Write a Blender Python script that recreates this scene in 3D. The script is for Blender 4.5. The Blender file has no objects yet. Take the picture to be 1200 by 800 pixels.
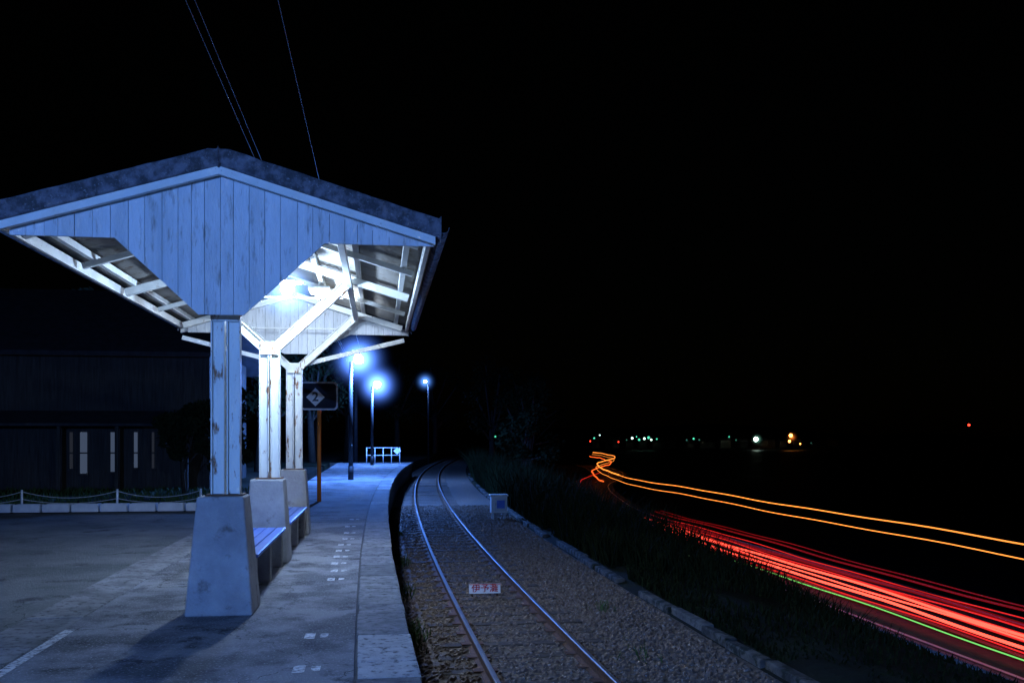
import bpy, math, random
import numpy as np
from mathutils import Vector, Matrix
random.seed(7); rng=np.random.default_rng(7)
S=bpy.context.scene
S.view_settings.view_transform='Standard'; S.view_settings.look='None'; S.view_settings.exposure=0
COL=S.collection

# ------------------------------------------------------------ materials
def newmat(name):
    m=bpy.data.materials.new(name); m.use_nodes=True
    nt=m.node_tree; return m,nt,nt.nodes['Principled BSDF']
def mat(name,c1,c2=None,scale=5,rough=0.8,bump=0.0,bscale=40,metal=0,detail=6,spec=0.3,lo=0.35,hi=0.65,stretch=None,
        c3=None,s3=30,lo3=0.55,hi3=0.62,crack=None,c4=None,s4=1,lo4=.5,hi4=.6):
    m,nt,b=newmat(name); N=nt.nodes; L=nt.links
    b.inputs['Roughness'].default_value=rough; b.inputs['Metallic'].default_value=metal
    b.inputs['Specular IOR Level'].default_value=spec
    tc=N.new('ShaderNodeTexCoord'); mp=N.new('ShaderNodeMapping'); L.new(tc.outputs['Object'],mp.inputs[0])
    if stretch: mp.inputs['Scale'].default_value=stretch
    def noise(sc,d=detail):
        n=N.new('ShaderNodeTexNoise'); n.inputs['Scale'].default_value=sc; n.inputs['Detail'].default_value=d
        n.inputs['Roughness'].default_value=0.65; L.new(mp.outputs[0],n.inputs['Vector']); return n
    def ramp(src,a,bb):
        r=N.new('ShaderNodeMapRange'); r.inputs[1].default_value=a; r.inputs[2].default_value=bb; L.new(src,r.inputs[0]); return r.outputs[0]
    def mix(f,a,bb):
        x=N.new('ShaderNodeMix'); x.data_type='RGBA'; L.new(f,x.inputs[0])
        for i,v in ((6,a),(7,bb)):
            if isinstance(v,tuple): x.inputs[i].default_value=(*v,1)
            else: L.new(v,x.inputs[i])
        return x.outputs[2]
    c2=c2 or c1
    out=mix(ramp(noise(scale).outputs[0],lo,hi),c1,c2)
    if c4: out=mix(ramp(noise(s4).outputs[0],lo4,hi4),out,c4)
    if c3: out=mix(ramp(noise(s3).outputs[0],lo3,hi3),out,c3)
    if crack:
        v=N.new('ShaderNodeTexVoronoi'); v.feature='DISTANCE_TO_EDGE'; v.inputs['Scale'].default_value=crack
        nn=noise(3,4); va=N.new('ShaderNodeVectorMath'); va.operation='ADD'; L.new(mp.outputs[0],va.inputs[0]); 
        vs=N.new('ShaderNodeVectorMath'); vs.operation='SCALE'; vs.inputs['Scale'].default_value=0.5; L.new(nn.outputs['Color'],vs.inputs[0])
        L.new(vs.outputs[0],va.inputs[1]); L.new(va.outputs[0],v.inputs['Vector'])
        r=ramp(v.outputs[0],0.0,0.006*crack*1.6)
        out=mix(r,tuple(x*0.25 for x in c1),out)
    L.new(out,b.inputs['Base Color'])
    if bump>0:
        bn=noise(bscale,8); bp=N.new('ShaderNodeBump'); bp.inputs['Strength'].default_value=bump; bp.inputs['Distance'].default_value=0.02
        L.new(bn.outputs[0],bp.inputs['Height']); L.new(bp.outputs[0],b.inputs['Normal'])
    return m
def emis(name,col,st):
    m,nt,b=newmat(name); b.inputs['Base Color'].default_value=(0,0,0,1)
    b.inputs['Emission Color'].default_value=(*col,1); b.inputs['Emission Strength'].default_value=st
    m.cycles.emission_sampling='NONE'; return m

M_plat=mat('platform_asphalt',(.13,.13,.135),(.3,.3,.31),scale=1.1,rough=.85,bump=1,bscale=55,c3=(.6,.6,.62),s3=48,lo3=.56,hi3=.68,crack=.45,lo=.42,hi=.56,c4=(.06,.06,.065),s4=2.6,lo4=.53,hi4=.66)
M_cope=[mat('coping_stone_%d'%i,c,d,scale=5,rough=.8,bump=1,bscale=45,c3=(.045,.045,.045),s3=14,lo3=.52,hi3=.66) for i,(c,d) in enumerate([((.12,.12,.125),(.3,.3,.31)),((.15,.15,.15),(.34,.34,.34)),((.42,.42,.43),(.62,.62,.62)),((.09,.09,.09),(.2,.2,.2))])]
M_kerb=mat('kerb_concrete',(.14,.14,.14),(.32,.32,.32),scale=2.5,bump=.8,bscale=40,c3=(.06,.06,.06),s3=14,lo3=.52,hi3=.66)
M_okerb=mat('old_kerb_concrete',(.04,.038,.034),(.17,.16,.15),scale=3.5,bump=1,bscale=22,c3=(.02,.025,.015),s3=6,lo3=.48,hi3=.56)
M_wallc=mat('platform_wall_stone',(.04,.04,.035),(.09,.085,.08),scale=3,bump=1,bscale=18)
M_lot=mat('station_yard_asphalt',(.085,.095,.09),(.2,.205,.195),scale=.7,bump=1,bscale=50,c3=(.36,.36,.35),s3=50,lo3=.57,hi3=.7,crack=.25,c4=(.05,.05,.05),s4=1.6,lo4=.55,hi4=.66)
M_earth=mat('ground_earth',(.015,.015,.012),(.025,.03,.015),scale=.6,bump=1,bscale=8,c3=(.015,.026,.01),s3=3,rough=.95,spec=.1)
M_grass=mat('grass',(.04,.09,.025),(.07,.12,.03),scale=2,rough=.7)
M_weed=mat('weeds',(.008,.014,.005),(.018,.024,.009),scale=1.5,rough=.85,spec=.05)
M_leaf=mat('leaves',(.01,.018,.009),(.02,.03,.012),scale=.8,rough=.8,spec=.1)
M_bark=mat('bark',(.03,.025,.02),(.06,.05,.04),scale=8,bump=1,bscale=20)
M_ball=mat('ballast_stone',(.15,.10,.072),(.27,.2,.155),scale=11,bump=.6,bscale=60,c3=(.4,.35,.31),s3=19,lo3=.62,hi3=.66,detail=2)
M_bed=mat('ballast_bed',(.08,.06,.045),(.22,.17,.135),scale=16,bump=1,bscale=22,detail=8)
M_sleep=mat('sleeper_wood',(.06,.045,.035),(.13,.10,.08),scale=6,bump=.9,bscale=25,stretch=(.4,4,4))
M_rust=mat('rail_rust',(.09,.045,.025),(.16,.08,.045),scale=12,bump=.4,bscale=60)
M_rail=mat('rail_head_steel',(.2,.2,.22),(.3,.3,.32),scale=3,rough=.5,metal=.9)
M_conc=mat('post_base_concrete',(.28,.275,.285),(.44,.435,.44),scale=2.2,bump=.5,bscale=35,c3=(.14,.12,.11),s3=6,lo3=.58,hi3=.74)
M_post=mat('white_paint_rusty',(.72,.72,.66),(.8,.8,.74),scale=4,rough=.5,bump=.3,bscale=30,c3=(.26,.11,.035),s3=7,lo3=.57,hi3=.63,detail=9,stretch=(1.6,1.6,.5))
M_white=mat('white_paint',(.68,.69,.65),(.8,.8,.76),scale=5,rough=.55,bump=.2,bscale=30,c3=(.3,.2,.13),s3=14,lo3=.62,hi3=.7)
M_board=mat('white_boards',(.62,.64,.65),(.78,.79,.8),scale=3,rough=.6,bump=.35,bscale=20,stretch=(3,3,.5),c3=(.36,.34,.32),s3=9,lo3=.58,hi3=.72)
M_boards=[M_board,mat('white_boards_b',(.55,.57,.58),(.72,.73,.74),scale=3,rough=.6,bump=.35,bscale=20,stretch=(3,3,.5),c3=(.33,.31,.28),s3=8,lo3=.56,hi3=.7)]
M_mott=mat('weathered_roof_edge',(.055,.057,.065),(.17,.17,.2),scale=9,rough=.9,bump=.6,bscale=50,lo=.42,hi=.6,c3=(.3,.3,.32),s3=50,lo3=.58,hi3=.7)
M_roof=mat('corrugated_sheet',(.24,.22,.19),(.34,.31,.27),scale=2,rough=.6,bump=.2,bscale=30,c3=(.14,.09,.06),s3=5,lo3=.54,hi3=.7)
M_blue=mat('blue_bench_paint',(.10,.2,.7),(.16,.28,.8),scale=6,rough=.35,bump=.2,bscale=20,c3=(.4,.42,.45),s3=25,lo3=.66,hi3=.7)
M_dark=mat('dark_pole_paint',(.015,.015,.018),(.03,.03,.034),scale=5,rough=.6)
M_orange=mat('orange_paint',(.95,.24,.04),(.85,.2,.03),scale=6,rough=.4)
M_mirror=mat('sign_dark_face',(.015,.018,.03),(.02,.025,.04),scale=4,rough=.6,spec=.15)
M_paint=mat('worn_white_paint',(.6,.6,.6),(.8,.8,.8),scale=8,rough=.7,bump=.3,bscale=80,c3=(.2,.2,.2),s3=24,lo3=.48,hi3=.58)
M_signw=mat('sign_white',(.75,.75,.74),(.8,.8,.8),scale=8,rough=.5)
M_red=mat('sign_red',(.6,.03,.02),(.5,.03,.02),scale=8,rough=.5)
M_black=mat('black_paint',(.02,.02,.02),rough=.4)
M_wood=mat('dark_weathered_boards',(.045,.042,.04),(.09,.085,.08),scale=3,bump=.8,bscale=12,stretch=(6,6,.4))
M_tile=mat('roof_tiles',(.04,.04,.045),(.07,.07,.08),scale=4,bump=.8,bscale=10)
M_road=mat('road_asphalt',(.045,.045,.047),(.07,.07,.07),scale=3,bump=.5,bscale=40)
M_rope=mat('rope',(.45,.43,.4),(.6,.58,.55),scale=20)
M_wire=mat('wire',(.25,.25,.27),rough=.5)
M_galv=mat('galvanised_steel',(.4,.41,.42),(.55,.56,.57),scale=6,rough=.4,metal=.6)
M_planter=mat('planter_white',(.6,.62,.65),(.75,.76,.78),scale=5,rough=.6,bump=.3)
m,nt,b=newmat('sea_water'); b.inputs['Base Color'].default_value=(.004,.006,.01,1); b.inputs['Roughness'].default_value=.55; b.inputs['Specular IOR Level'].default_value=.08
n=nt.nodes.new('ShaderNodeTexNoise'); n.inputs['Scale'].default_value=.4; n.inputs['Detail'].default_value=6
tc=nt.nodes.new('ShaderNodeTexCoord'); nt.links.new(tc.outputs['Object'],n.inputs['Vector'])
bp=nt.nodes.new('ShaderNodeBump'); bp.inputs['Distance'].default_value=.6; nt.links.new(n.outputs[0],bp.inputs['Height']); nt.links.new(bp.outputs[0],b.inputs['Normal']); M_sea=m

# ------------------------------------------------------------ mesh helpers
def link(o,parent=None):
    COL.objects.link(o)
    if parent: o.parent=parent
    return o
def mesh(name,V,F,mt,parent=None,smooth=False):
    me=bpy.data.meshes.new(name); me.from_pydata([tuple(v) for v in V],[],[tuple(f) for f in F]); me.update()
    for x in (mt if isinstance(mt,list) else [mt]): me.materials.append(x)
    if smooth: me.polygons.foreach_set('use_smooth',[True]*len(me.polygons))
    return link(bpy.data.objects.new(name,me),parent)
def empty(name,loc=(0,0,0)):
    e=bpy.data.objects.new(name,None); e.empty_display_size=.2; COL.objects.link(e); return e
BF=[(0,1,2,3),(7,6,5,4),(0,4,5,1),(1,5,6,2),(2,6,7,3),(3,7,4,0)]
def bevel(o,w=.008,seg=2):
    md=o.modifiers.new('bevel','BEVEL'); md.width=w; md.segments=seg; md.limit_method='ANGLE'; return o
def box(name,x0,x1,y0,y1,z0,z1,mt,parent=None,bw=.006):
    V=[(x0,y0,z0),(x0,y1,z0),(x1,y1,z0),(x1,y0,z0),(x0,y0,z1),(x0,y1,z1),(x1,y1,z1),(x1,y0,z1)]
    o=mesh(name,V,BF,mt,parent)
    if bw: bevel(o,bw)
    return o
def beamdata(p0,p1,w,h,up=Vector((0,0,1))):
    p0=Vector(p0);p1=Vector(p1);d=(p1-p0).normalized(); s=d.cross(up)
    if s.length<1e-3: s=Vector((1,0,0))
    s.normalize(); u=s.cross(d); V=[]
    for p in (p0,p1):
        for a,b_ in ((-1,-1),(-1,1),(1,1),(1,-1)): V.append(p+s*(a*w/2)+u*(b_*h/2))
    return V
def beam(name,p0,p1,w,h,mt,parent=None,bw=.004,up=Vector((0,0,1))):
    o=mesh(name,beamdata(p0,p1,w,h,up),[(3,2,1,0),(4,5,6,7),(0,1,5,4),(1,2,6,5),(2,3,7,6),(3,0,4,7)],mt,parent)
    if bw: bevel(o,bw)
    return o
def cyl(name,p0,p1,r0,r1,mt,parent=None,n=14):
    p0=Vector(p0);p1=Vector(p1);d=(p1-p0).normalized(); s=d.cross(Vector((0,0,1)))
    if s.length<1e-3: s=Vector((1,0,0))
    s.normalize();u=s.cross(d);V=[]
    for p,r in((p0,r0),(p1,r1)):
        for i in range(n):
            a=2*math.pi*i/n; V.append(p+s*math.cos(a)*r+u*math.sin(a)*r)
    F=[(i,(i+1)%n,n+(i+1)%n,n+i) for i in range(n)]+[tuple(range(n))[::-1],tuple(range(n,2*n))]
    o=mesh(name,V,F,mt,parent)
    for p in o.data.polygons: p.use_smooth=len(p.vertices)==4
    return o
def tube(name,pts,r,mt,parent=None,res=2):
    cu=bpy.data.curves.new(name,'CURVE'); cu.dimensions='3D'; cu.bevel_depth=r; cu.bevel_resolution=res
    sp=cu.splines.new('POLY'); sp.points.add(len(pts)-1)
    for i,p in enumerate(pts): sp.points[i].co=(*p,1)
    cu.materials.append(mt); return link(bpy.data.objects.new(name,cu),parent)
def sphere(name,c,r,mt,parent=None,sc=(1,1,1),nu=16,nv=10):
    V=[(c[0],c[1],c[2]+r*sc[2])];F=[]
    for j in range(1,nv):
        t=math.pi*j/nv
        for i in range(nu):
            a=2*math.pi*i/nu; V.append((c[0]+r*sc[0]*math.sin(t)*math.cos(a),c[1]+r*sc[1]*math.sin(t)*math.sin(a),c[2]+r*sc[2]*math.cos(t)))
    V.append((c[0],c[1],c[2]-r*sc[2])); e=len(V)-1
    for i in range(nu):
        F.append((0,1+i,1+(i+1)%nu)); b0=1+(nv-2)*nu; F.append((e,b0+(i+1)%nu,b0+i))
    for j in range(nv-2):
        for i in range(nu): F.append((1+j*nu+i,1+(j+1)*nu+i,1+(j+1)*nu+(i+1)%nu,1+j*nu+(i+1)%nu))
    return mesh(name,V,F,mt,parent,True)
def plight(name,loc,col,w,r=.08,parent=None):
    l=bpy.data.lights.new(name,'POINT'); l.color=col; l.energy=w; l.shadow_soft_size=r
    o=bpy.data.objects.new(name,l); o.location=loc; return link(o,parent)

# ------------------------------------------------------------ alignments (metres; y runs along the platform)
def tc_(y):      # track centre
    if y<90: return 1.61+(y-18)**2/1120
    return 1.61+72**2/1120+(y-90)*.1286
def edge(y):
    return .16+(y-16)**2/950
RY=[-60,80,95,113,132,142,167,201,214,300,600]; RX=[19,19,21.5,24.5,29.2,33.9,40.8,46,47,60,130]
def rd(y): return float(np.interp(y,RY,RX))
def rds(y): return sum(rd(y+d) for d in (-9,-6,-3,0,3,6,9))/7

# ------------------------------------------------------------ ground sheet
V=[];F=[];rows=list(range(-40,140,3))+list(range(140,400,12))+[500,700,1000,1600,3000]
for y in rows:
    c=tc_(y) if y<400 else tc_(400)+ (y-400)*.2
    e=min(edge(y),c-1.45); r=rds(y) if y<600 else 130+(y-600)*.25
    r=max(r,c+14)
    cols=[(-1500,4),(-40,-.03),(-3.06,-.03),(-3.02,-.4),(e-.35,-.4),(e-.25,-1.05),(c-.2,-1.05),(c+2.2,-1.0),(c+2.9,-.86)]
    a=c+3.5; bb=r-3.9
    for i in range(7):
        t=i/6; cols.append((a+(bb-a)*t, -.86-(5.0-.86)*(t*t*(3-2*t))+ (0.25*math.sin(y*.7+i*2) if 0<i<6 else 0)*.6))
    cols+=[(r+4.2,-5.0),(r+5.2,-9.5),(r+2500,-30)]
    for q in cols: V.append((q[0],y,q[1]))
nc=len(cols)
for j in range(len(rows)-1):
    for i in range(nc-1): F.append((j*nc+i,j*nc+i+1,(j+1)*nc+i+1,(j+1)*nc+i))
mesh('ground',V,F,M_earth)
mesh('sea',[(12,-400,-8),(4000,-400,-8),(4000,6000,-8),(12,6000,-8)],[(0,1,2,3)],M_sea)

# ------------------------------------------------------------ platform
plat=empty('railway_platform')
ys=[-12+i*1.0 for i in range(71)]
V=[];F=[]
for y in ys:
    e=edge(y)-.43
    V+=[(-2.52,y,0),(e,y,0)]
for j in range(len(ys)-1): F.append((2*j,2*j+1,2*j+3,2*j+2))
mesh('surface',V,F,M_plat,plat)
V=[];F=[]
for y in ys:
    e=edge(y); V+=[(e-.06,y,-.13),(e-.06,y,-1.1)]
for j in range(len(ys)-1): F.append((2*j,2*j+1,2*j+3,2*j+2))
mesh('track_side_wall',V,F,M_wallc,plat)
# coping slabs
V=[];F=[];MI=[]
y=-11.9;k=0
while y<58:
    L=random.choice([.9,.9,.9,.45]); y1=y+L-.012
    n0=len(V); jx=random.uniform(-.008,.008); jz=random.uniform(-.003,.003)
    for yy in (y,y1):
        e=edge(yy)+jx; V+=[(e-.41,yy,-.13),(e-.41,yy,.006+jz),(e,yy,.006+jz),(e,yy,-.13)]
    for q in [(0,1,2,3),(7,6,5,4),(0,4,5,1),(1,5,6,2),(2,6,7,3),(3,7,4,0)]:
        F.append(tuple(n0+t for t in q)); MI.append(0)
    mi=random.choices([0,1,2,3],[6,3,.5,2])[0]
    if 6.1<y+.45<7.1: mi=2
    for t in range(6): MI[-1-t]=mi
    y+=L
o=mesh('coping_slabs',V,F,M_cope,plat); o.data.polygons.foreach_set('material_index',MI); bevel(o,.01,2)
box('joint_bed',-2.5,-.2,-12,58,-.3,-.02,M_wallc,plat,0)
mesh('joint_bed_edge',[p for y in ys for p in ((edge(y)-.5,y,-.03),(edge(y)-.02,y,-.03))],[(2*j,2*j+1,2*j+3,2*j+2) for j in range(len(ys)-1)],M_wallc,plat)
# yard-side kerb slabs
y=-11.9
while y<58:
    L=1.2; box('kerb_slab',-2.99,-2.53,y,min(y+L-.012,58),-.2,.003+random.uniform(-.002,.003),M_kerb,plat,.008); y+=L
    if y>30: break
box('end_wall',-3.0,edge(58)-.06,57.9,58,-1.1,-.003,M_wallc,plat,0)
# paint
pp=empty('platform_painted_marking')
def sheet(name,x0,x1,y0,y1,z,mt,parent): return mesh(name,[(x0,y0,z),(x1,y0,z),(x1,y1,z),(x0,y1,z)],[(0,1,2,3)],mt,parent)
sheet('white_line',-2.5,-2.42,-5,7.95,.005,M_paint,pp)
for y in (6.3,7.35,10.3,10.95,11.6,12.25,12.9,13.6,14.4,15.3,16.4,17.8):
    j=random.uniform(-.02,.02)
    sheet('boarding_mark',-.58+j,-.50+j,y,y+.2,.005,M_paint,pp); sheet('boarding_mark',-.46+j,-.4+j,y+.04,y+.18,.005,M_paint,pp)

# yard
sheet('station_yard',-40,-3.01,-12,20.4,-.012,M_lot,None)

# ------------------------------------------------------------ track
track=empty('railway_track')
yt=[4-20+i*1.0 for i in range(140)]
V=[];F=[]
for y in yt:
    c=tc_(y); V+=[(c-1.5,y,-1.0),(c-1.15,y,-.955),(c-.95,y,-.925),(c+.95,y,-.925),(c+1.35,y,-.94),(c+2.35,y,-.93)]
for j in range(len(yt)-1):
    for i in range(5): F.append((6*j+i,6*j+i+1,6*j+7+i,6*j+6+i))
mesh('ballast_bed',V,F,M_bed,track)
for sgn,nm in((-1,'rail_inner'),(1,'rail_outer')):
    prof_b=[(-.06,-.93),(-.06,-.918),(-.01,-.905),(-.01,-.82),(-.032,-.812),(-.032,-.792),(.032,-.792),(.032,-.812),(.01,-.82),(.01,-.905),(.06,-.918),(.06,-.93)]
    V=[];F=[];np_=len(prof_b)
    for y in yt:
        c=tc_(y)+sgn*.565
        for a,z in prof_b: V.append((c+a,y,z))
    for j in range(len(yt)-1):
        for i in range(np_-1): F.append((np_*j+i,np_*j+i+1,np_*(j+1)+i+1,np_*(j+1)+i))
    mesh(nm,V,F,M_rust,track)
    V=[];F=[]
    for y in yt:
        c=tc_(y)+sgn*.565
        for a,z in ((-.026,-.79),(-.018,-.783),(.018,-.783),(.026,-.79)): V.append((c+a,y,z))
    for j in range(len(yt)-1):
        for i in range(3): F.append((4*j+i,4*j+i+1,4*j+5+i,4*j+4+i))
    mesh(nm+'_head',V,F,M_rail,track)
# sleepers with plates
V=[];F=[];V2=[];F2=[]
y=-5.
while y<100:
    c=tc_(y); a=(tc_(y+.5)-tc_(y-.5)); j=random.uniform(-.04,.04); w=.1+random.uniform(-.008,.01); zt=-.912+random.uniform(-.006,.006)
    n0=len(V)
    def R(dx,dy): return (c+dx+dy*a, y+dy-dx*a)
    for z in(-1.0,zt):
        for dx,dy in((-1.02+j,-w),(-1.02+j,w),(1.02+j,w),(1.02+j,-w)):
            q=R(dx,dy); V.append((q[0],q[1],z))
    F+=[tuple(n0+t for t in q) for q in BF]
    for s in(-.565,.565):
        n0=len(V2)
        for z in(-.94,zt+.014):
            for dx,dy in((s-.13,-.07),(s-.13,.07),(s+.13,.07),(s+.13,-.07)):
                q=R(dx,dy); V2.append((q[0],q[1],z))
        F2+=[tuple(n0+t for t in q) for q in BF]
    y+=.62
bevel(mesh('sleepers',V,F,M_sleep,track),.01)
mesh('tie_plates',V2,F2,M_rust,track)
# ballast stones (one mesh)
def stones(name,n,xf,y0,y1,smin,smax,zf,mt,parent):
    yy=y0+(y1-y0)*rng.random(n)**1.25
    cx=np.array([tc_(v) for v in yy]); dx=xf(n); ss=smin+(smax-smin)*rng.random(n)
    base=np.array([(-1,-1,-1),(-1,1,-1),(1,1,-1),(1,-1,-1),(-1,-1,1),(-1,1,1),(1,1,1),(1,-1,1)],float)
    P=base[None]*(.5*ss[:,None,None])*(1+rng.uniform(-.4,.35,(n,8,3)))
    P[:,4:,:2]*=.7
    A=rng.uniform(0,6.28,(n,3)); 
    ca,sa=np.cos(A[:,0]),np.sin(A[:,0]); x=P[:,:,0]*ca[:,None]-P[:,:,1]*sa[:,None]; y=P[:,:,0]*sa[:,None]+P[:,:,1]*ca[:,None]; z=P[:,:,2]*.8
    b_=A[:,1]*.15; cb,sb=np.cos(b_)[:,None],np.sin(b_)[:,None]; x,z=x*cb-z*sb,x*sb+z*cb
    x+= (cx+dx)[:,None]; y+=yy[:,None]; z+=zf(dx,n)[:,None]
    V=np.stack([x,y,z],-1).reshape(-1,3); Fb=np.array(BF); F=(Fb[None]+8*np.arange(n)[:,None,None]).reshape(-1,4)
    return mesh(name,V.tolist(),F.tolist(),mt,parent)
stones('ballast_stones',34000,lambda n: rng.uniform(-1.42,2.3,n),5.5,34,.025,.065,
       lambda dx,n: -.933+rng.uniform(-.015,.015,n)+np.where(np.abs(np.abs(dx)-.565)<.09,-.03,0)+np.where(dx<-1.05,-.03,0),M_ball,track)

# opposite old platform kerb
ok=empty('old_trackside_kerb')
y=2.0
while y<62:
    L=random.uniform(.8,1.9); c=tc_(y); c1=tc_(y+L); off=2.42+random.uniform(-.05,.05); h=random.uniform(-.88,-.84)
    if random.random()<.8:
        V=[];
        for z in(-1.0,h):
            V+=[(c+off,y,z),(c1+off,y+L-.02,z),(c1+off+.16,y+L-.02,z+random.uniform(-.03,.01)),(c+off+.16,y,z)]
        o=mesh('kerb_stone',V,BF,random.choice([M_okerb,M_okerb,M_okerb,M_cope[3],M_okerb]),ok); bevel(o,.02)
    y+=L

# station name plate between the rails
np1=empty('track_name_plate')
pl=beam('plate',(1.37,14.5,-.80),(1.86,14.5,-.80),.015,.15,M_signw,np1,.003,up=Vector((0,.25,1)))
def text(name,s,size,loc,rot,mt,parent,ext=.002):
    c=bpy.data.curves.new(name,'FONT'); c.body=s; c.size=size; c.extrude=ext; c.align_x='CENTER'; c.align_y='CENTER'; c.materials.append(mt)
    o=bpy.data.objects.new(name,c); o.location=loc; o.rotation_euler=rot; return link(o,parent)
text('lettering','伊予灘',.14,(1.615,14.482,-.80),(math.radians(90),0,0),M_red,np1).data.offset=.001
for nm,a in(('border_top',(1.375,14.484,-.732,1.855,-.732)),('border_bottom',(1.375,14.484,-.868,1.855,-.868))):
    beam(nm,(a[0],a[1],a[2]),(a[3],a[1],a[4]),.004,.01,M_red,np1,0)
for x in(1.42,1.81): beam('foot',(x,14.52,-.95),(x,14.52,-.84),.03,.03,M_rust,np1,0)

# trackside equipment box
eb=empty('trackside_equipment_box'); ex=tc_(28)+1.85
box('cabinet',ex-.24,ex+.24,27.9,28.25,-.72,-.22,M_signw,eb,.01)
box('lid',ex-.27,ex+.27,27.87,28.28,-.22,-.17,M_white,eb,.008)
box('door_panel',ex-.14,ex+.2,27.885,27.9,-.66,-.27,M_planter,eb,.004)
box('label',ex-.08,ex+.16,27.878,27.884,-.58,-.34,M_blue,eb,0)
box('handle',ex-.12,ex-.1,27.87,27.884,-.5,-.4,M_galv,eb,0)
for dx in(-.18,.18): box('leg',ex+dx-.03,ex+dx+.03,28.0,28.15,-.98,-.72,M_galv,eb,.004)

# ------------------------------------------------------------ canopy
CX=-1.36; Y0,Y1=8.25,15.95; SL=.298; ZR=3.97; HW=1.865
can=empty('platform_canopy')
posts=[8.67,12.05,15.45]
def zr(dx): return ZR-SL*abs(dx)
for sg,nm in((-1,'roof_sheet_yard'),(1,'roof_sheet_track')):
    V=[];F=[]; n=int((Y1-Y0-.1)/.0125)
    ds=[0,.45,.9,1.35,HW]
    for i in range(n+1):
        y=Y0+.05+i*.0125; w=.011*math.sin(2*math.pi*i/6.4)
        for d in ds: V.append((CX+sg*d,y,zr(d)+w))
    for i in range(n):
        for k in range(4): F.append((5*i+k,5*i+k+1,5*i+6+k,5*i+5+k))
    o=mesh(nm,V,F,M_roof,can,True); md=o.modifiers.new('s','SOLIDIFY'); md.thickness=.005
beam('ridge_cap',(CX,Y0+.02,ZR+.015),(CX,Y1-.02,ZR+.015),.22,.05,M_mott,can,.015)
for ye,yf in((Y0,Y0+.1),(Y1-.1,Y1)):
    for sg in(-1,1):
        def prism(name,za,zb,ya,yb,mt,hw,seg=14,jit=0):
            V=[];F=[]
            for i in range(seg+1):
                d=hw*i/seg; j=random.uniform(-jit,jit)-(.02 if (i==0 and jit) else 0)
                V+=[(CX+sg*d,ya,zr(d)+za),(CX+sg*d,yb,zr(d)+za),(CX+sg*d,yb,zr(d)+zb+j),(CX+sg*d,ya,zr(d)+zb+j*1.3)]
            for i in range(seg):
                a=4*i
                for k in range(4): F.append((a+k,a+(k+1)%4,a+4+(k+1)%4,a+4+k))
            F+=[(0,1,2,3),tuple(4*seg+t for t in (3,2,1,0))]
            return mesh(name,V,F,mt,can)
        bevel(prism('barge_cap',-.105,.06,ye,yf,M_mott,HW+.03,16,.003),.02,3)
        prism('barge_board',-.175,-.107,ye+.03 if ye==Y0 else ye+.0,yf-.02 if ye==Y0 else yf-.03,M_white,HW-.02)
# gable boarding
def bot(d,zb=2.61):
    d=abs(d)
    if d<.19: return zb
    if d<.88: return zb+(d-.19)/.69*(3.25-zb)
    return 3.25
for yb,zb in((Y0+.14,2.61),(Y1-.16,2.92)):
    gb=[[],[]];gf=[[],[]]
    d=-1.72; k=0
    while d<1.72:
        w=random.choice([.11,.132,.145]); cuts=sorted([d+.002]+[c for c in(-.88,-.19,0,.19,.88) if d+.002<c<d+w-.002]+[d+w-.002])
        q=random.randint(0,1); V=gb[q];F=gf[q]; n0=len(V); yo=random.uniform(-.004,.004); m_=len(cuts)
        for yy in(yb+yo,yb+yo+.022):
            for c in cuts: V.append((CX+c,yy,bot(c,zb)-random.uniform(0,.004)))
            for c in reversed(cuts): V.append((CX+c,yy,max(zr(c)-.1,bot(c,zb)+.01)))
        N=2*m_
        F.append(tuple(n0+i for i in range(N))); F.append(tuple(n0+N+i for i in reversed(range(N))))
        for i in range(N): F.append((n0+i,n0+N+i,n0+N+(i+1)%N,n0+(i+1)%N))
        d+=w
    for q in(0,1): mesh('gable_boards',gb[q],gf[q],M_boards[q],can)
    mesh('gable_backing',[(CX-1.6,yb+.03,3.27),(CX-.88,yb+.03,3.27),(CX-.19,yb+.03,zb+.03),(CX+.19,yb+.03,zb+.03),(CX+.88,yb+.03,3.27),(CX+1.6,yb+.03,3.27),(CX,yb+.03,zr(0)-.12)],[(0,1,2,3,4,5,6)],M_wood,can)
def channel(name,pts,w,dep,mt):
    for a in range(len(pts)-1):
        p0=Vector(pts[a]);p1=Vector(pts[a+1]); d=(p1-p0).normalized(); s=Vector((d.z,0,-d.x))
        for q in(-1,1): beam(name+'_flange',p0+s*q*w/2,p1+s*q*w/2,dep,.014,mt,can,.003,up=s)
        beam(name+'_web',p0,p1,.012,w-.014,mt,can,0,up=s)
for i,py in enumerate(posts):
    for sg in(-1,1):
        channel('post_channel',[(CX+sg*.068,py,1.0),(CX+sg*.068,py,2.66),(CX+sg*.98,py,zr(.98)-.17)],.105,.09,M_post)
        rz=.14
        beam('rafter',(CX+sg*.02,py,zr(0)-rz),(CX+sg*1.72,py,zr(1.72)-rz),.09,.09,M_white,can)
    beam('gusset',(CX,py-.055,2.58),(CX,py-.055,2.74),.22,.01,M_post,can,0,up=Vector((0,1,0)))
    beam('tie_rod',(CX-.9,py,3.3),(CX+.9,py,3.3),.016,.016,M_white,can,0)
    b0,b1=.288,.2
    if i: b0,b1=.27,.2
    V=[];
    for z,r in((0,b0),(1.03,b1)):
        V+=[(CX-.02-r,py-r,z),(CX-.02-r,py+r,z),(CX-.02+r,py+r,z),(CX-.02+r,py-r,z)]
    bevel(mesh('post_base',V,BF,M_conc,can),.02,3)
    box('post_foot_plate',CX-.16,CX+.16,py-.13,py+.13,1.03,1.045,M_rust,can,0)
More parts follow.
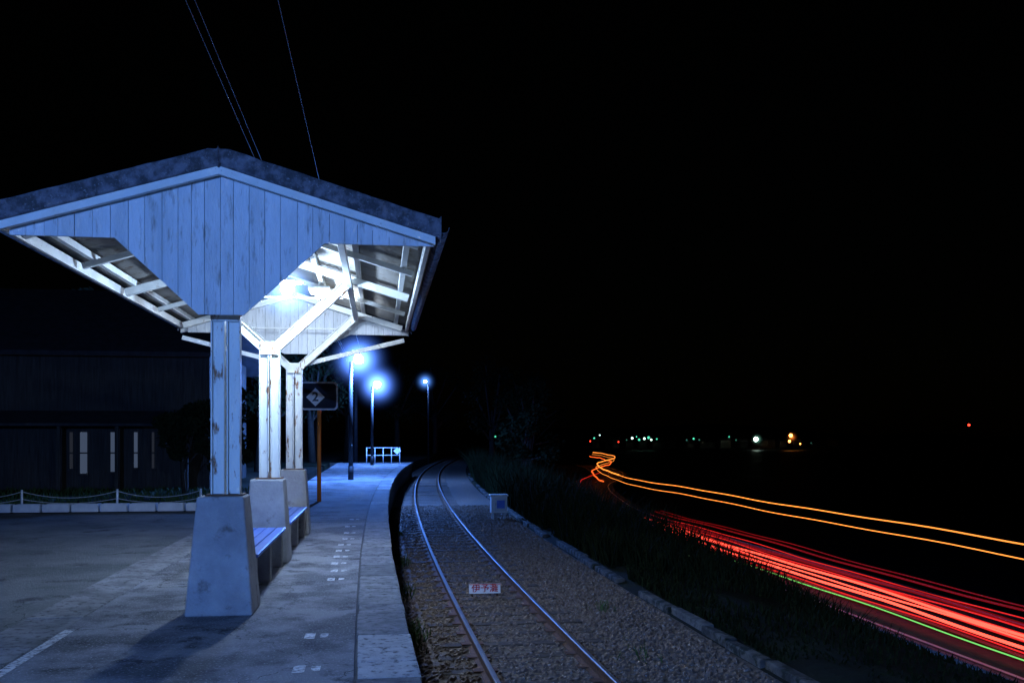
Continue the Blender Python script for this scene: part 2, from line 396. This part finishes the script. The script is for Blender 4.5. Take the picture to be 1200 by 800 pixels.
for py in((posts[0]+posts[1])/2,(posts[1]+posts[2])/2):
    for sg in(-1,1): beam('rafter_light',(CX+sg*.02,py,zr(0)-.12),(CX+sg*1.72,py,zr(1.72)-.12),.06,.06,M_white,can)
for sg in(-1,1): beam('end_strut',(CX+sg*.1,posts[2]+.12,2.72),(CX+sg*1.76,posts[2]+.12,3.14),.05,.07,M_white,can)
for d in(-1.8,-1.62,-1.1,-.55,.55,1.1,1.62,1.8):
    h=.1 if abs(d)>1.7 else .07
    beam('purlin',(CX+d,Y0+.2,zr(d)-.055-(0.03 if abs(d)>1.7 else 0)),(CX+d,Y1-.2,zr(d)-.055-(0.03 if abs(d)>1.7 else 0)),.045 if abs(d)>1.7 else .06,h,M_white,can)
beam('ridge_beam',(CX,Y0+.2,zr(0)-.1),(CX,Y1-.2,zr(0)-.1),.08,.12,M_white,can)
for sg in(-1,1): beam('head_beam',(CX+sg*.98,Y0+.25,zr(.98)-.21),(CX+sg*.98,Y1-.25,zr(.98)-.21),.07,.07,M_white,can)
for sg in(-1,1):
    V=[];F=[]
    for y in(Y0+.02,Y1-.02):
        for i in range(9):
            a=math.pi*i/8; V.append((CX+sg*(HW+.05)+.055*math.cos(a),y,zr(HW)-.02-.055*math.sin(a)))
    for i in range(8): F.append((i,i+1,10+i,9+i))
    o=mesh('gutter',V,F,M_mott,can,True); md=o.modifiers.new('s','SOLIDIFY'); md.thickness=.006
for a,b_ in((9.05,11.7),(12.42,15.1)):
    be=empty('platform_bench')
    for k in range(4): 
        x=CX-.22+k*.115; box('seat_slat',x,x+.105,a,b_,.42,.455,M_blue,be,.006)
    for yy in(a+.1,(a+b_)/2-.06,b_-.22): box('leg',CX-.19,CX+.2,yy,yy+.12,0,.419,M_conc,be,.01)

# ------------------------------------------------------------ lamps
def halo(name,c,r,st,parent,col=(.07,.2,1),pw_=3.5):  # self-lit sphere that paints a glow around a lamp; no real mist
    m=bpy.data.materials.new('painted_glow'); m.use_nodes=True; nt=m.node_tree; nt.nodes.clear(); m.cycles.emission_sampling='NONE'
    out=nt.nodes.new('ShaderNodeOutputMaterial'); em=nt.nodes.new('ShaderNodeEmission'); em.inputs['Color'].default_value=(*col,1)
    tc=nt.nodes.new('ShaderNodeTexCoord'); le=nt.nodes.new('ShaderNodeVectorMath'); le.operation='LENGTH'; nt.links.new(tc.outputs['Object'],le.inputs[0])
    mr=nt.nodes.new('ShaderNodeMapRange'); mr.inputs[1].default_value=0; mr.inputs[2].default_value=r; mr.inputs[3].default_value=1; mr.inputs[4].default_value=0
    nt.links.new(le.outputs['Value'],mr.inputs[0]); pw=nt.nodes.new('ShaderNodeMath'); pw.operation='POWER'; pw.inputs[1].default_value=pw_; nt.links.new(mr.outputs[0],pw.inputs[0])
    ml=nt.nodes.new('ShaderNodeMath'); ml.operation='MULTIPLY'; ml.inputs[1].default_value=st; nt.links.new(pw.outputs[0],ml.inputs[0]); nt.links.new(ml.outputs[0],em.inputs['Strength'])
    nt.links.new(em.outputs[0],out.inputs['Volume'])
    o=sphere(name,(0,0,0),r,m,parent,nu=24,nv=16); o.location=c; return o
M_tube=emis('fluorescent_tube',(.72,.86,1),60)
# round glass lamp on a drop rod
fx,fy,fz=-1.08,11.3,3.29
cyl('lamp_rod',(fx,fy,fz+.12),(fx,fy,zr(fx-CX)-.01),.01,.01,M_white,can,8)
cyl('lamp_shade',(fx,fy,fz+.075),(fx,fy,fz+.14),.19,.05,M_white,can,20)
sphere('lamp_bulb',(fx,fy,fz),.075,M_tube,can)
plight('lamp_light',(fx,fy,fz-.15),(.45,.65,1),250,.05,can)
halo('painted_glow',(fx,fy,fz-.02),.6,26,can,(.18,.42,1),5)
# fluorescent batten
fx,fy,fz=-.85,13.75,3.58
box('lamp_housing',fx-.15,fx+.15,fy-.32,fy+.32,fz+.06,fz+.09,M_white,can,.005)
for d in(-.04,.04): cyl('lamp_tube',(fx+d,fy-.28,fz+.015),(fx+d,fy+.28,fz+.015),.028,.028,M_tube,can)
for d in(-.25,.25): cyl('lamp_hanger',(fx,fy+d,fz+.09),(fx,fy+d,zr(fx-CX)-.01),.008,.008,M_white,can,6)
plight('lamp_light',(fx,fy,fz-.09),(.6,.75,1),130,.06,can)
LED=(.09,.27,1.0)
M_led=emis('led_lamp',(.8,.9,1),90)
def lamp(x,y,zl,w,dx=.28,halor=1.6,st=26,br=.17,col=LED):
    e=empty('platform_lamp')
    cyl('pole',(x,y,0),(x,y,zl-.12),.085,.065,M_dark,e)
    cyl('pole_collar',(x,y,0),(x,y,.5),.1,.1,M_dark,e)
    beam('arm',(x,y,zl+.12-.2),(x+dx,y,zl+.06),.045,.045,M_dark,e,0)
    cyl('shade',(x+dx,y,zl+.15),(x+dx,y,zl+.2),.12,.07,M_galv,e)
    sphere('bulb',(x+dx,y,zl-.02),br,M_led,e)
    plight('lamp_light',(x+dx,y,zl-.32),col,w,.1,e)
    if halor: halo('painted_glow',(x+dx,y,zl-.02),halor,st,e,(.1,.25,1),6.5)
    return e
lamp(-1.04,34.6,4.4,4600)
lamp(-.42,52.3,4.46,4300,halor=1.9,br=.19,st=20)
lamp(-3.1,-3.2,3.75,3700,halor=0,col=(.13,.33,1))
sl=empty('added_road_fill'); cyl('pole',(4.6,90,-1),(4.6,90,6.6),.1,.07,M_dark,sl); beam('arm',(4.6,90,6.6),(4.3,90,6.85),.06,.06,M_dark,sl,0)
sphere('bulb',(4.3,90,6.85),.13,M_led,sl); plight('lamp_light',(4.3,90,6.5),LED,300,.1,sl); halo('painted_glow',(4.3,90,6.85),1.5,9,sl,(.1,.3,1),6.5)
# unseen fill lamp, added right of the view to light the road
rl=empty('added_road_fill'); cyl('pole',(24.2,8,-5),(24.2,8,1.5),.1,.07,M_galv,rl); beam('arm',(24.2,8,1.5),(22.6,8,1.8),.07,.07,M_galv,rl,0)
sphere('bulb',(22.6,8,1.7),.12,M_led,rl); plight('lamp_light',(22.6,8,1.4),(.8,.85,1),700,.1,rl)

# ------------------------------------------------------------ board with platform number
sg_=empty('platform_number_sign'); sx,sy,sz=-1.45,23.1,2.54
cyl('pole',(sx,sy,0),(sx,sy,2.85),.05,.05,M_orange,sg_)
def rrect(w,h,r,n=6):
    P=[]
    for cx,cz,a0 in((w-r,h-r,0),(-w+r,h-r,90),(-w+r,-h+r,180),(w-r,-h+r,270)):
        for i in range(n+1):
            a=math.radians(a0+90*i/n); P.append((cx+r*math.cos(a),cz+r*math.sin(a)))
    return P
def plate(name,P,y,t,mt,parent,cx,cz):
    n=len(P); V=[(cx+p[0],y,cz+p[1]) for p in P]+[(cx+p[0],y+t,cz+p[1]) for p in P]
    F=[tuple(range(n)),tuple(reversed(range(n,2*n)))]+[(i,n+i,n+(i+1)%n,(i+1)%n) for i in range(n)]
    return mesh(name,V,F,mt,parent)
plate('frame',rrect(.45,.34,.1),sy-.1,.03,M_signw,sg_,sx,sz)
plate('face',rrect(.41,.30,.08),sy-.112,.008,M_mirror,sg_,sx,sz)
plate('number_diamond',[(0,.22),(-.22,0),(0,-.22),(.22,0)],sy-.118,.004,M_signw,sg_,sx-.08,sz-.03)
t=text('number','2',.3,(sx-.08,sy-.121,sz-.03),(math.radians(90),0,0),M_black,sg_); t.data.offset=.008
for z in(sz-.15,sz+.15): box('bracket',sx-.09,sx+.09,sy-.07,sy-.052,z-.02,z+.02,M_galv,sg_,0)

# end-of-platform fence
fe=empty('platform_end_fence'); fx0,fx1,fy=-.75,1.15,55
for k in range(5):
    x=fx0+(fx1-fx0)*k/4; cyl('upright',(x,fy,0),(x,fy,.95),.022,.022,M_signw,fe)
for z in(.5,.93): cyl('rail',(fx0,fy,z),(fx1,fy,z),.02,.02,M_signw,fe)
plate('diamond_plate',[(0,.22),(-.22,0),(0,-.22),(.22,0)],fy-.06,.01,M_signw,fe,fx1-.15,.75)

# ------------------------------------------------------------ planters, rope fence
for k in range(9):
    x=-8.6+k*.57; e=empty('flower_planter')
    box('front',x,x+.52,20.5,20.53,0,.16,M_planter,e); box('back',x,x+.52,20.75,20.78,0,.16,M_planter,e)
    box('side_a',x,x+.03,20.532,20.748,0,.16,M_planter,e); box('side_b',x+.49,x+.52,20.532,20.748,0,.16,M_planter,e)
    box('soil',x+.032,x+.488,20.532,20.748,.02,.13,M_earth,e,0)
rf=empty('rope_fence'); px=[-10.9,-9.3,-7.6,-5.65,-3.9]; 
for x in px: cyl('stake',(x,21.4,-.03),(x,21.4,.42),.025,.022,M_signw,rf)
for a,b_ in zip(px[:-1],px[1:]):
    for z0,sag in((.38,.14),(.22,.1)):
        tube('rope',[(a+(b_-a)*i/12,21.4,z0-sag*4*(i/12)*(1-i/12)) for i in range(13)],.008,M_rope,rf)

# ------------------------------------------------------------ vegetation
def blades(name,pts,hf,mt,w=.012,lean=.35):
    V=[];F=[]
    for (x,y,z) in pts:
        h=hf(x,y)*random.uniform(.5,1.15); a=random.uniform(0,6.28); l=random.uniform(.05,lean)*h; ca,sa=math.cos(a),math.sin(a)
        b2=random.uniform(0,6.28); wx,wy=math.cos(b2)*w,math.sin(b2)*w; n=len(V)
        V+=[(x-wx,y-wy,z),(x+wx,y+wy,z),(x+wx*.8+ca*l*.4,y+wy*.8+sa*l*.4,z+h*.6),(x-wx*.8+ca*l*.4,y-wy*.8+sa*l*.4,z+h*.6),(x+ca*l*1.3,y+sa*l*1.3,z+h)]
        F+=[(n,n+1,n+2,n+3),(n+3,n+2,n+4)]
    return mesh(name,V,F,mt)
def slopez(x,y):
    c=tc_(y); a=c+3.5; bb=max(rds(y),c+14)-3.9; t=min(max((x-a)/(bb-a),0),1); return -.88-(5-.86)*(t*t*(3-2*t))
P=[]
for i in range(26000):
    y=8+ (60-8)*random.random()**1.2; x=tc_(y)+2.6+random.random()**1.6*6; P.append((x,y,slopez(x,y)))
P2=[p for p in P if math.sin(p[0]*2.1+p[1]*.9)+math.sin(p[1]*1.7-p[0])>-1.3]
blades('trackside_weeds',P2,lambda x,y: float(np.interp(y,[8,13,16,20,30,60],[.08,.14,.4,.85,1.15,1.5]))*(1+.25*math.sin(y*1.3+x)),M_weed,.013,.6)
P=[]
for (cx,cy,n) in((.42,6.6,70),(.4,8.3,50),(.38,11.4,90),(.4,11.9,80),(.4,15,50),(.45,18.5,60),(.5,24,50),(2.9,10.2,20),(3.2,13,25)):
    for i in range(n): P.append((cx+random.gauss(0,.08),cy+random.gauss(0,.25),-1.0+.03))
blades('track_edge_grass',P,lambda x,y:.2,M_grass,.008,.9)
P=[]
for i in range(9000):
    P.append((random.uniform(-16,-3.3),20.85+random.random()**1.5*9,-.03))
blades('lawn_grass',P,lambda x,y:.12,M_grass,.012,.9)
def leafmesh(name,centers,n,sz):
    V=[];F=[]
    for (c,r) in centers:
        for i in range(n):
            d=Vector((random.gauss(0,1),random.gauss(0,1),random.gauss(0,1))).normalized()*r*(random.random()**.45)
            p=Vector(c)+Vector((d.x,d.y,d.z*.75)); s=sz*random.uniform(.6,1.4)
            u=Vector((random.gauss(0,1),random.gauss(0,1),random.gauss(0,1))).normalized(); v=u.orthogonal().normalized(); k=len(V)
            V+=[p-u*s,p+v*s*.5,p+u*s,p-v*s*.5]; F.append((k,k+1,k+2,k+3))
    me=bpy.data.meshes.new(name); me.from_pydata([tuple(v) for v in V],[],F); me.materials.append(M_leaf); return me
def tree(x,y,z,h,seed,nm='broadleaf_tree',n=150):
    random.seed(seed); e=empty(nm); e.location=(x,y,z)
    cyl('trunk',(0,0,-.3),(random.uniform(-.3,.3),0,h*.55),h*.03,h*.015,M_bark,e,8); cs=[]
    for i in range(13):
        a=random.uniform(0,6.28); rr=h*.3*random.random()**.6; zz=h*random.uniform(.38,.95); rr*=1.25-zz/h*.6
        c=(rr*math.cos(a),rr*math.sin(a),zz); cs.append((c,h*random.uniform(.09,.17)))
        beam('limb',(0,0,h*random.uniform(.25,.5)),c,h*.012,h*.012,M_bark,e,0)
    link(bpy.data.objects.new('foliage',leafmesh('foliage',cs,n,.16 if h>4 else .07)),e); return e
for i,(x,y,z,h) in enumerate([(-5.5,44,0,7),(-4.2,60,0,9),(-2.5,72,-.3,10),(9.5,62,-2.2,6),(12,75,-3,9),(10.5,88,-2,11),(15.5,98,-3,12),(6.5,112,-1,12),(2.0,105,-1,13),(-6,90,0,13),(-12,46,0,8)]): tree(x,y,z,h,i+20)
for i,(x,y,h) in enumerate([(-5.3,26.8,2.4),(-4.5,27.5,3.0),(-4.0,26.5,2.0)]): tree(x,y,-.03,h,i+60,'garden_shrub',260)
random.seed(5)

# ------------------------------------------------------------ wooden station house
ho=empty('wooden_station_house'); hx0,hx1,hy0,hy1=-18,-5.2,30,38
box('wall_body',hx0,hx1,hy0,hy1,-.05,4.3,M_wood,ho,0)
V=[(hx0-.6,hy0-.8,4.1),(hx1+.6,hy0-.8,4.1),(hx1+.6,34,6.6),(hx0-.6,34,6.6),(hx0-.6,hy1+.8,4.1),(hx1+.6,hy1+.8,4.1)]
o=mesh('roof',V,[(0,1,2,3),(3,2,5,4)],M_tile,ho); md=o.modifiers.new('s','SOLIDIFY'); md.thickness=.15
k=hx0
while k<hx1: box('wall_batten',k,k+.04,hy0-.03,hy0-.002,0,4.1,M_wood,ho,0); k+=.6
o=mesh('porch_roof',[(-12,hy0-1.4,1.95),(-5.6,hy0-1.4,1.95),(-5.6,hy0-.035,2.35),(-12,hy0-.035,2.35)],[(0,1,2,3)],M_tile,ho); md=o.modifiers.new('s','SOLIDIFY'); md.thickness=.08
for x in(-11.9,-9.25,-7.65,-5.7): box('porch_post',x,x+.1,hy0-1.3,hy0-1.2,0,1.88,M_wood,ho,0)
M_win=emis('curtained_window_light',(.4,.55,.9),.12); M_win2=emis('curtained_window_light_dim',(.4,.45,.6),.035)
for x,w,m_,z0 in((-8.98,.2,M_win,.45),(-9.28,.09,M_win2,.6),(-8.1,.14,M_win,.5),(-7.42,.1,M_win,.62),(-6.9,.07,M_win2,.6)):
    for za,zb in((z0,1.05),(1.09,1.7)): box('window_pane',x,x+w,hy0-.05,hy0-.035,za,zb,m_,ho,0)
    box('window_sill',x-.05,x+w+.05,hy0-.1,hy0-.032,z0-.07,z0-.01,M_wood,ho,0)

# ------------------------------------------------------------ overhead wires
def pole(x,y,z0,zt):
    e=empty('utility_pole'); cyl('shaft',(x,y,z0),(x,y,zt),.15,.11,M_dark,e); beam('crossarm',(x-.7,y,zt-.3),(x+.7,y,zt-.3),.09,.09,M_dark,e,0)
    for d in(-.6,-.2,.6): cyl('insulator',(x+d,y,zt-.25),(x+d,y,zt-.1),.04,.03,M_signw,e)
pole(-1.6,64,-.4,6.9); pole(-1.6,-14,-.2,6.9)
for i,x in enumerate((-2.1,-2.0,-1.1)):
    w=tube('overhead_wire',[(x,-14+78*t/30,6.75-.5*4*(t/30)*(1-t/30)) for t in range(31)],.005,M_wire)

# ------------------------------------------------------------ coast road
ro=empty('coast_road')
yr=[-30+i*4 for i in range(76)]
def strip(name,a,b_,z,mt,parent,ys_=yr):
    V=[]
    for y in ys_: r=rds(y); V+=[(r+a,y,z),(r+b_,y,z)]
    return mesh(name,V,[(2*j,2*j+1,2*j+3,2*j+2) for j in range(len(ys_)-1)],mt,parent)
strip('carriageway',-2.3,4.0,-4.98,M_road,ro)
strip('edge_line',-1.85,-1.7,-4.975,M_signw,ro); strip('edge_line',3.3,3.45,-4.975,M_signw,ro)
for j in range(28):
    y=-20+j*8; strip('centre_dash',.75,.87,-4.975,M_signw,ro,[y,y+2,y+4])
V=[];F=[]
for y in yr:
    r=rds(y); V+=[(r-2.5,y,-5),(r-2.5,y,-4.85),(r-2.32,y,-4.85),(r-2.32,y,-5)]
for j in range(len(yr)-1):
    for i in range(3): F.append((4*j+i,4*j+i+1,4*j+5+i,4*j+4+i))
mesh('kerb',V,F,M_kerb,ro)

# light trails (long exposure of traffic)
def trail(name,off,z,y0,y1,r,mt,wob=.03,ph=0):
    pts=[];y=y0
    while y<=y1:
        w=wob*math.sin(y*.23+ph)+wob*.5*math.sin(y*.61+ph*2)
        pts.append((rds(y)+off+w*.6,y,z+w)); y+=1.5
    return tube(name,pts,r,mt)
R1=emis('tail_light_bright',(1,.07,.04),3.2); R2=emis('tail_light_mid',(1,.02,.012),.9); R3=emis('tail_light_dim',(1,.01,.01),.16)
G1=emis('green_marker_light',(.25,1,.2),.9); O1=emis('truck_marker_light',(1,.28,.04),2.0); O2=emis('truck_marker_light_b',(1,.13,.02),1.6)
for off,z,r,mt,ph,y1 in((-.75,-4.12,.045,R1,0,64),(-.7,-4.3,.025,R2,1,62),(-.9,-4.42,.05,R1,.5,66),(-.8,-4.25,.03,R1,1.8,60),(-.6,-4.0,.025,R2,2,60),(.2,-3.95,.02,R2,2.5,66),(-1.0,-4.55,.025,R2,1.5,60),(-.3,-4.2,.02,R2,.2,66),
      (.5,-3.75,.04,R3,3,66),(.9,-3.7,.025,R3,3.4,66),(-.5,-3.9,.07,R3,1.1,58),(-1.1,-4.6,.04,R3,1.1,58)):
    trail('tail_light_trail',off,z,8,y1,r,mt,.035,ph)
trail('tail_light_trail',-.3,-4.2,116,150,.04,R2,.035,.2)
trail('green_light_trail',-1.15,-4.68,8,57,.022,G1,.03,.4)
trail('marker_light_trail',1.9,-1.95,8,214,.025,O1,.03,0); trail('marker_light_trail',1.75,-2.42,8,214,.02,O1,.03,.3)
trail('marker_light_trail',1.9,-1.95,84,214,.06,O1,.03,0)
trail('marker_light_trail',1.2,-2.9,92,214,.07,O2,.06,1)

# ------------------------------------------------------------ far shore
V=[];F=[];n=60
for i in range(n+1):
    x=60+ i*16; y=720+60*math.sin(i*.2)
    h=2+ 10*max(0,math.sin(i*.09+.6))+3*math.sin(i*.5)
    V+=[(x,y-40,-8.5),(x,y,-6),(x,y+120,max(h,-3)),(x,y+500,-8.5)]
for i in range(n):
    for k in range(3): F.append((4*i+k,4*i+k+1,4*i+5+k,4*i+4+k))
mesh('headland_hill',V,F,M_earth)
tw=empty('distant_town')
Lw=emis('town_light_white',(.6,1,.85),3); Lo=emis('town_light_orange',(1,.35,.06),10); Lr=emis('town_light_red',(1,.04,.02),5); Lg=emis('town_light_green',(.1,.8,.5),1.); Lb=emis('town_light_bright',(.75,1,.85),30)
Ld=emis('town_light_faint',(.15,.6,.45),.25)
for (X,Y,z,r,mt) in ((158,683,.8,.7,Lg),(162,682,3.0,.5,Lw),(182,680,-.5,.5,Ld),(186,679,.8,.9,Lw),(189,678,1.9,.5,Lg),(191,678,-.3,.9,Lg),(195,678,.5,.9,Lw),(198,677,1.2,1.1,Lg),(200,677,-.4,.8,Lw),(204,676,.2,.6,Lg),(226,673,-.6,.6,Ld),(231,672,.4,.8,Lg),(235,671,-.4,.6,Ld),
    (257,668,1.8,.6,Lg),(262,667,-.6,.6,Ld),(277,666,.0,1.6,Lb),(303,663,2.8,1.4,Lo),(302,663,-1.5,1.,Lo),(432,641,10.5,.9,Lr),(155,683,-1.5,.5,Lr),(176,681,-2,.5,Lr),(85,692,2.0,.7,Lg),(310,662,-3.5,.5,Lo),(318,661,-2.8,.4,Ld)):
    sphere('town_lamp',(X,Y,z),r,mt,tw,nu=8,nv=6)
halo('painted_far_glow',(277,664,0),6,.8,tw,(.3,.8,.6),6); halo('painted_far_glow',(303,661,1.5),6,.7,tw,(1,.22,.03),6)  # painted glow spheres around two town lamps, not haze
for k in range(22):
    X=160+k*9+random.uniform(-3,3); Y=690+random.uniform(0,15); h=random.uniform(4,7); box('house_block',X,X+6,Y,Y+6,-7,-7+h,M_wood,tw,0)
    mesh('house_roof',[(X-.5,Y-.5,-7+h),(X+6.5,Y-.5,-7+h),(X+6.5,Y+3,-5+h),(X-.5,Y+3,-5+h),(X-.5,Y+6.5,-7+h),(X+6.5,Y+6.5,-7+h)],[(0,1,2,3),(3,2,5,4)],M_tile,tw)

# ------------------------------------------------------------ world + moon
w=bpy.data.worlds.new('World'); S.world=w; w.use_nodes=True; nt=w.node_tree; bg=nt.nodes['Background']
sk=nt.nodes.new('ShaderNodeTexSky'); sk.sky_type='NISHITA'; sk.sun_disc=False; sk.sun_elevation=math.radians(4); sk.sun_rotation=math.radians(200)
nt.links.new(sk.outputs[0],bg.inputs[0]); bg.inputs[1].default_value=.0001
s=bpy.data.lights.new('moon','SUN'); s.energy=.003; s.angle=math.radians(.5); s.color=(.7,.8,1); so=bpy.data.objects.new('moon',s); so.rotation_euler=(math.radians(60),0,math.radians(-20)); link(so)

# ------------------------------------------------------------ camera
cd=bpy.data.cameras.new('camera'); cd.sensor_width=36; cd.lens=33; cd.shift_y=.0933; cd.clip_end=8000; cd.clip_start=.1
co=bpy.data.objects.new('camera',cd); co.location=(0,0,1.55); co.rotation_euler=(math.radians(90),0,-math.radians(8.02)); link(co)
S.camera=co
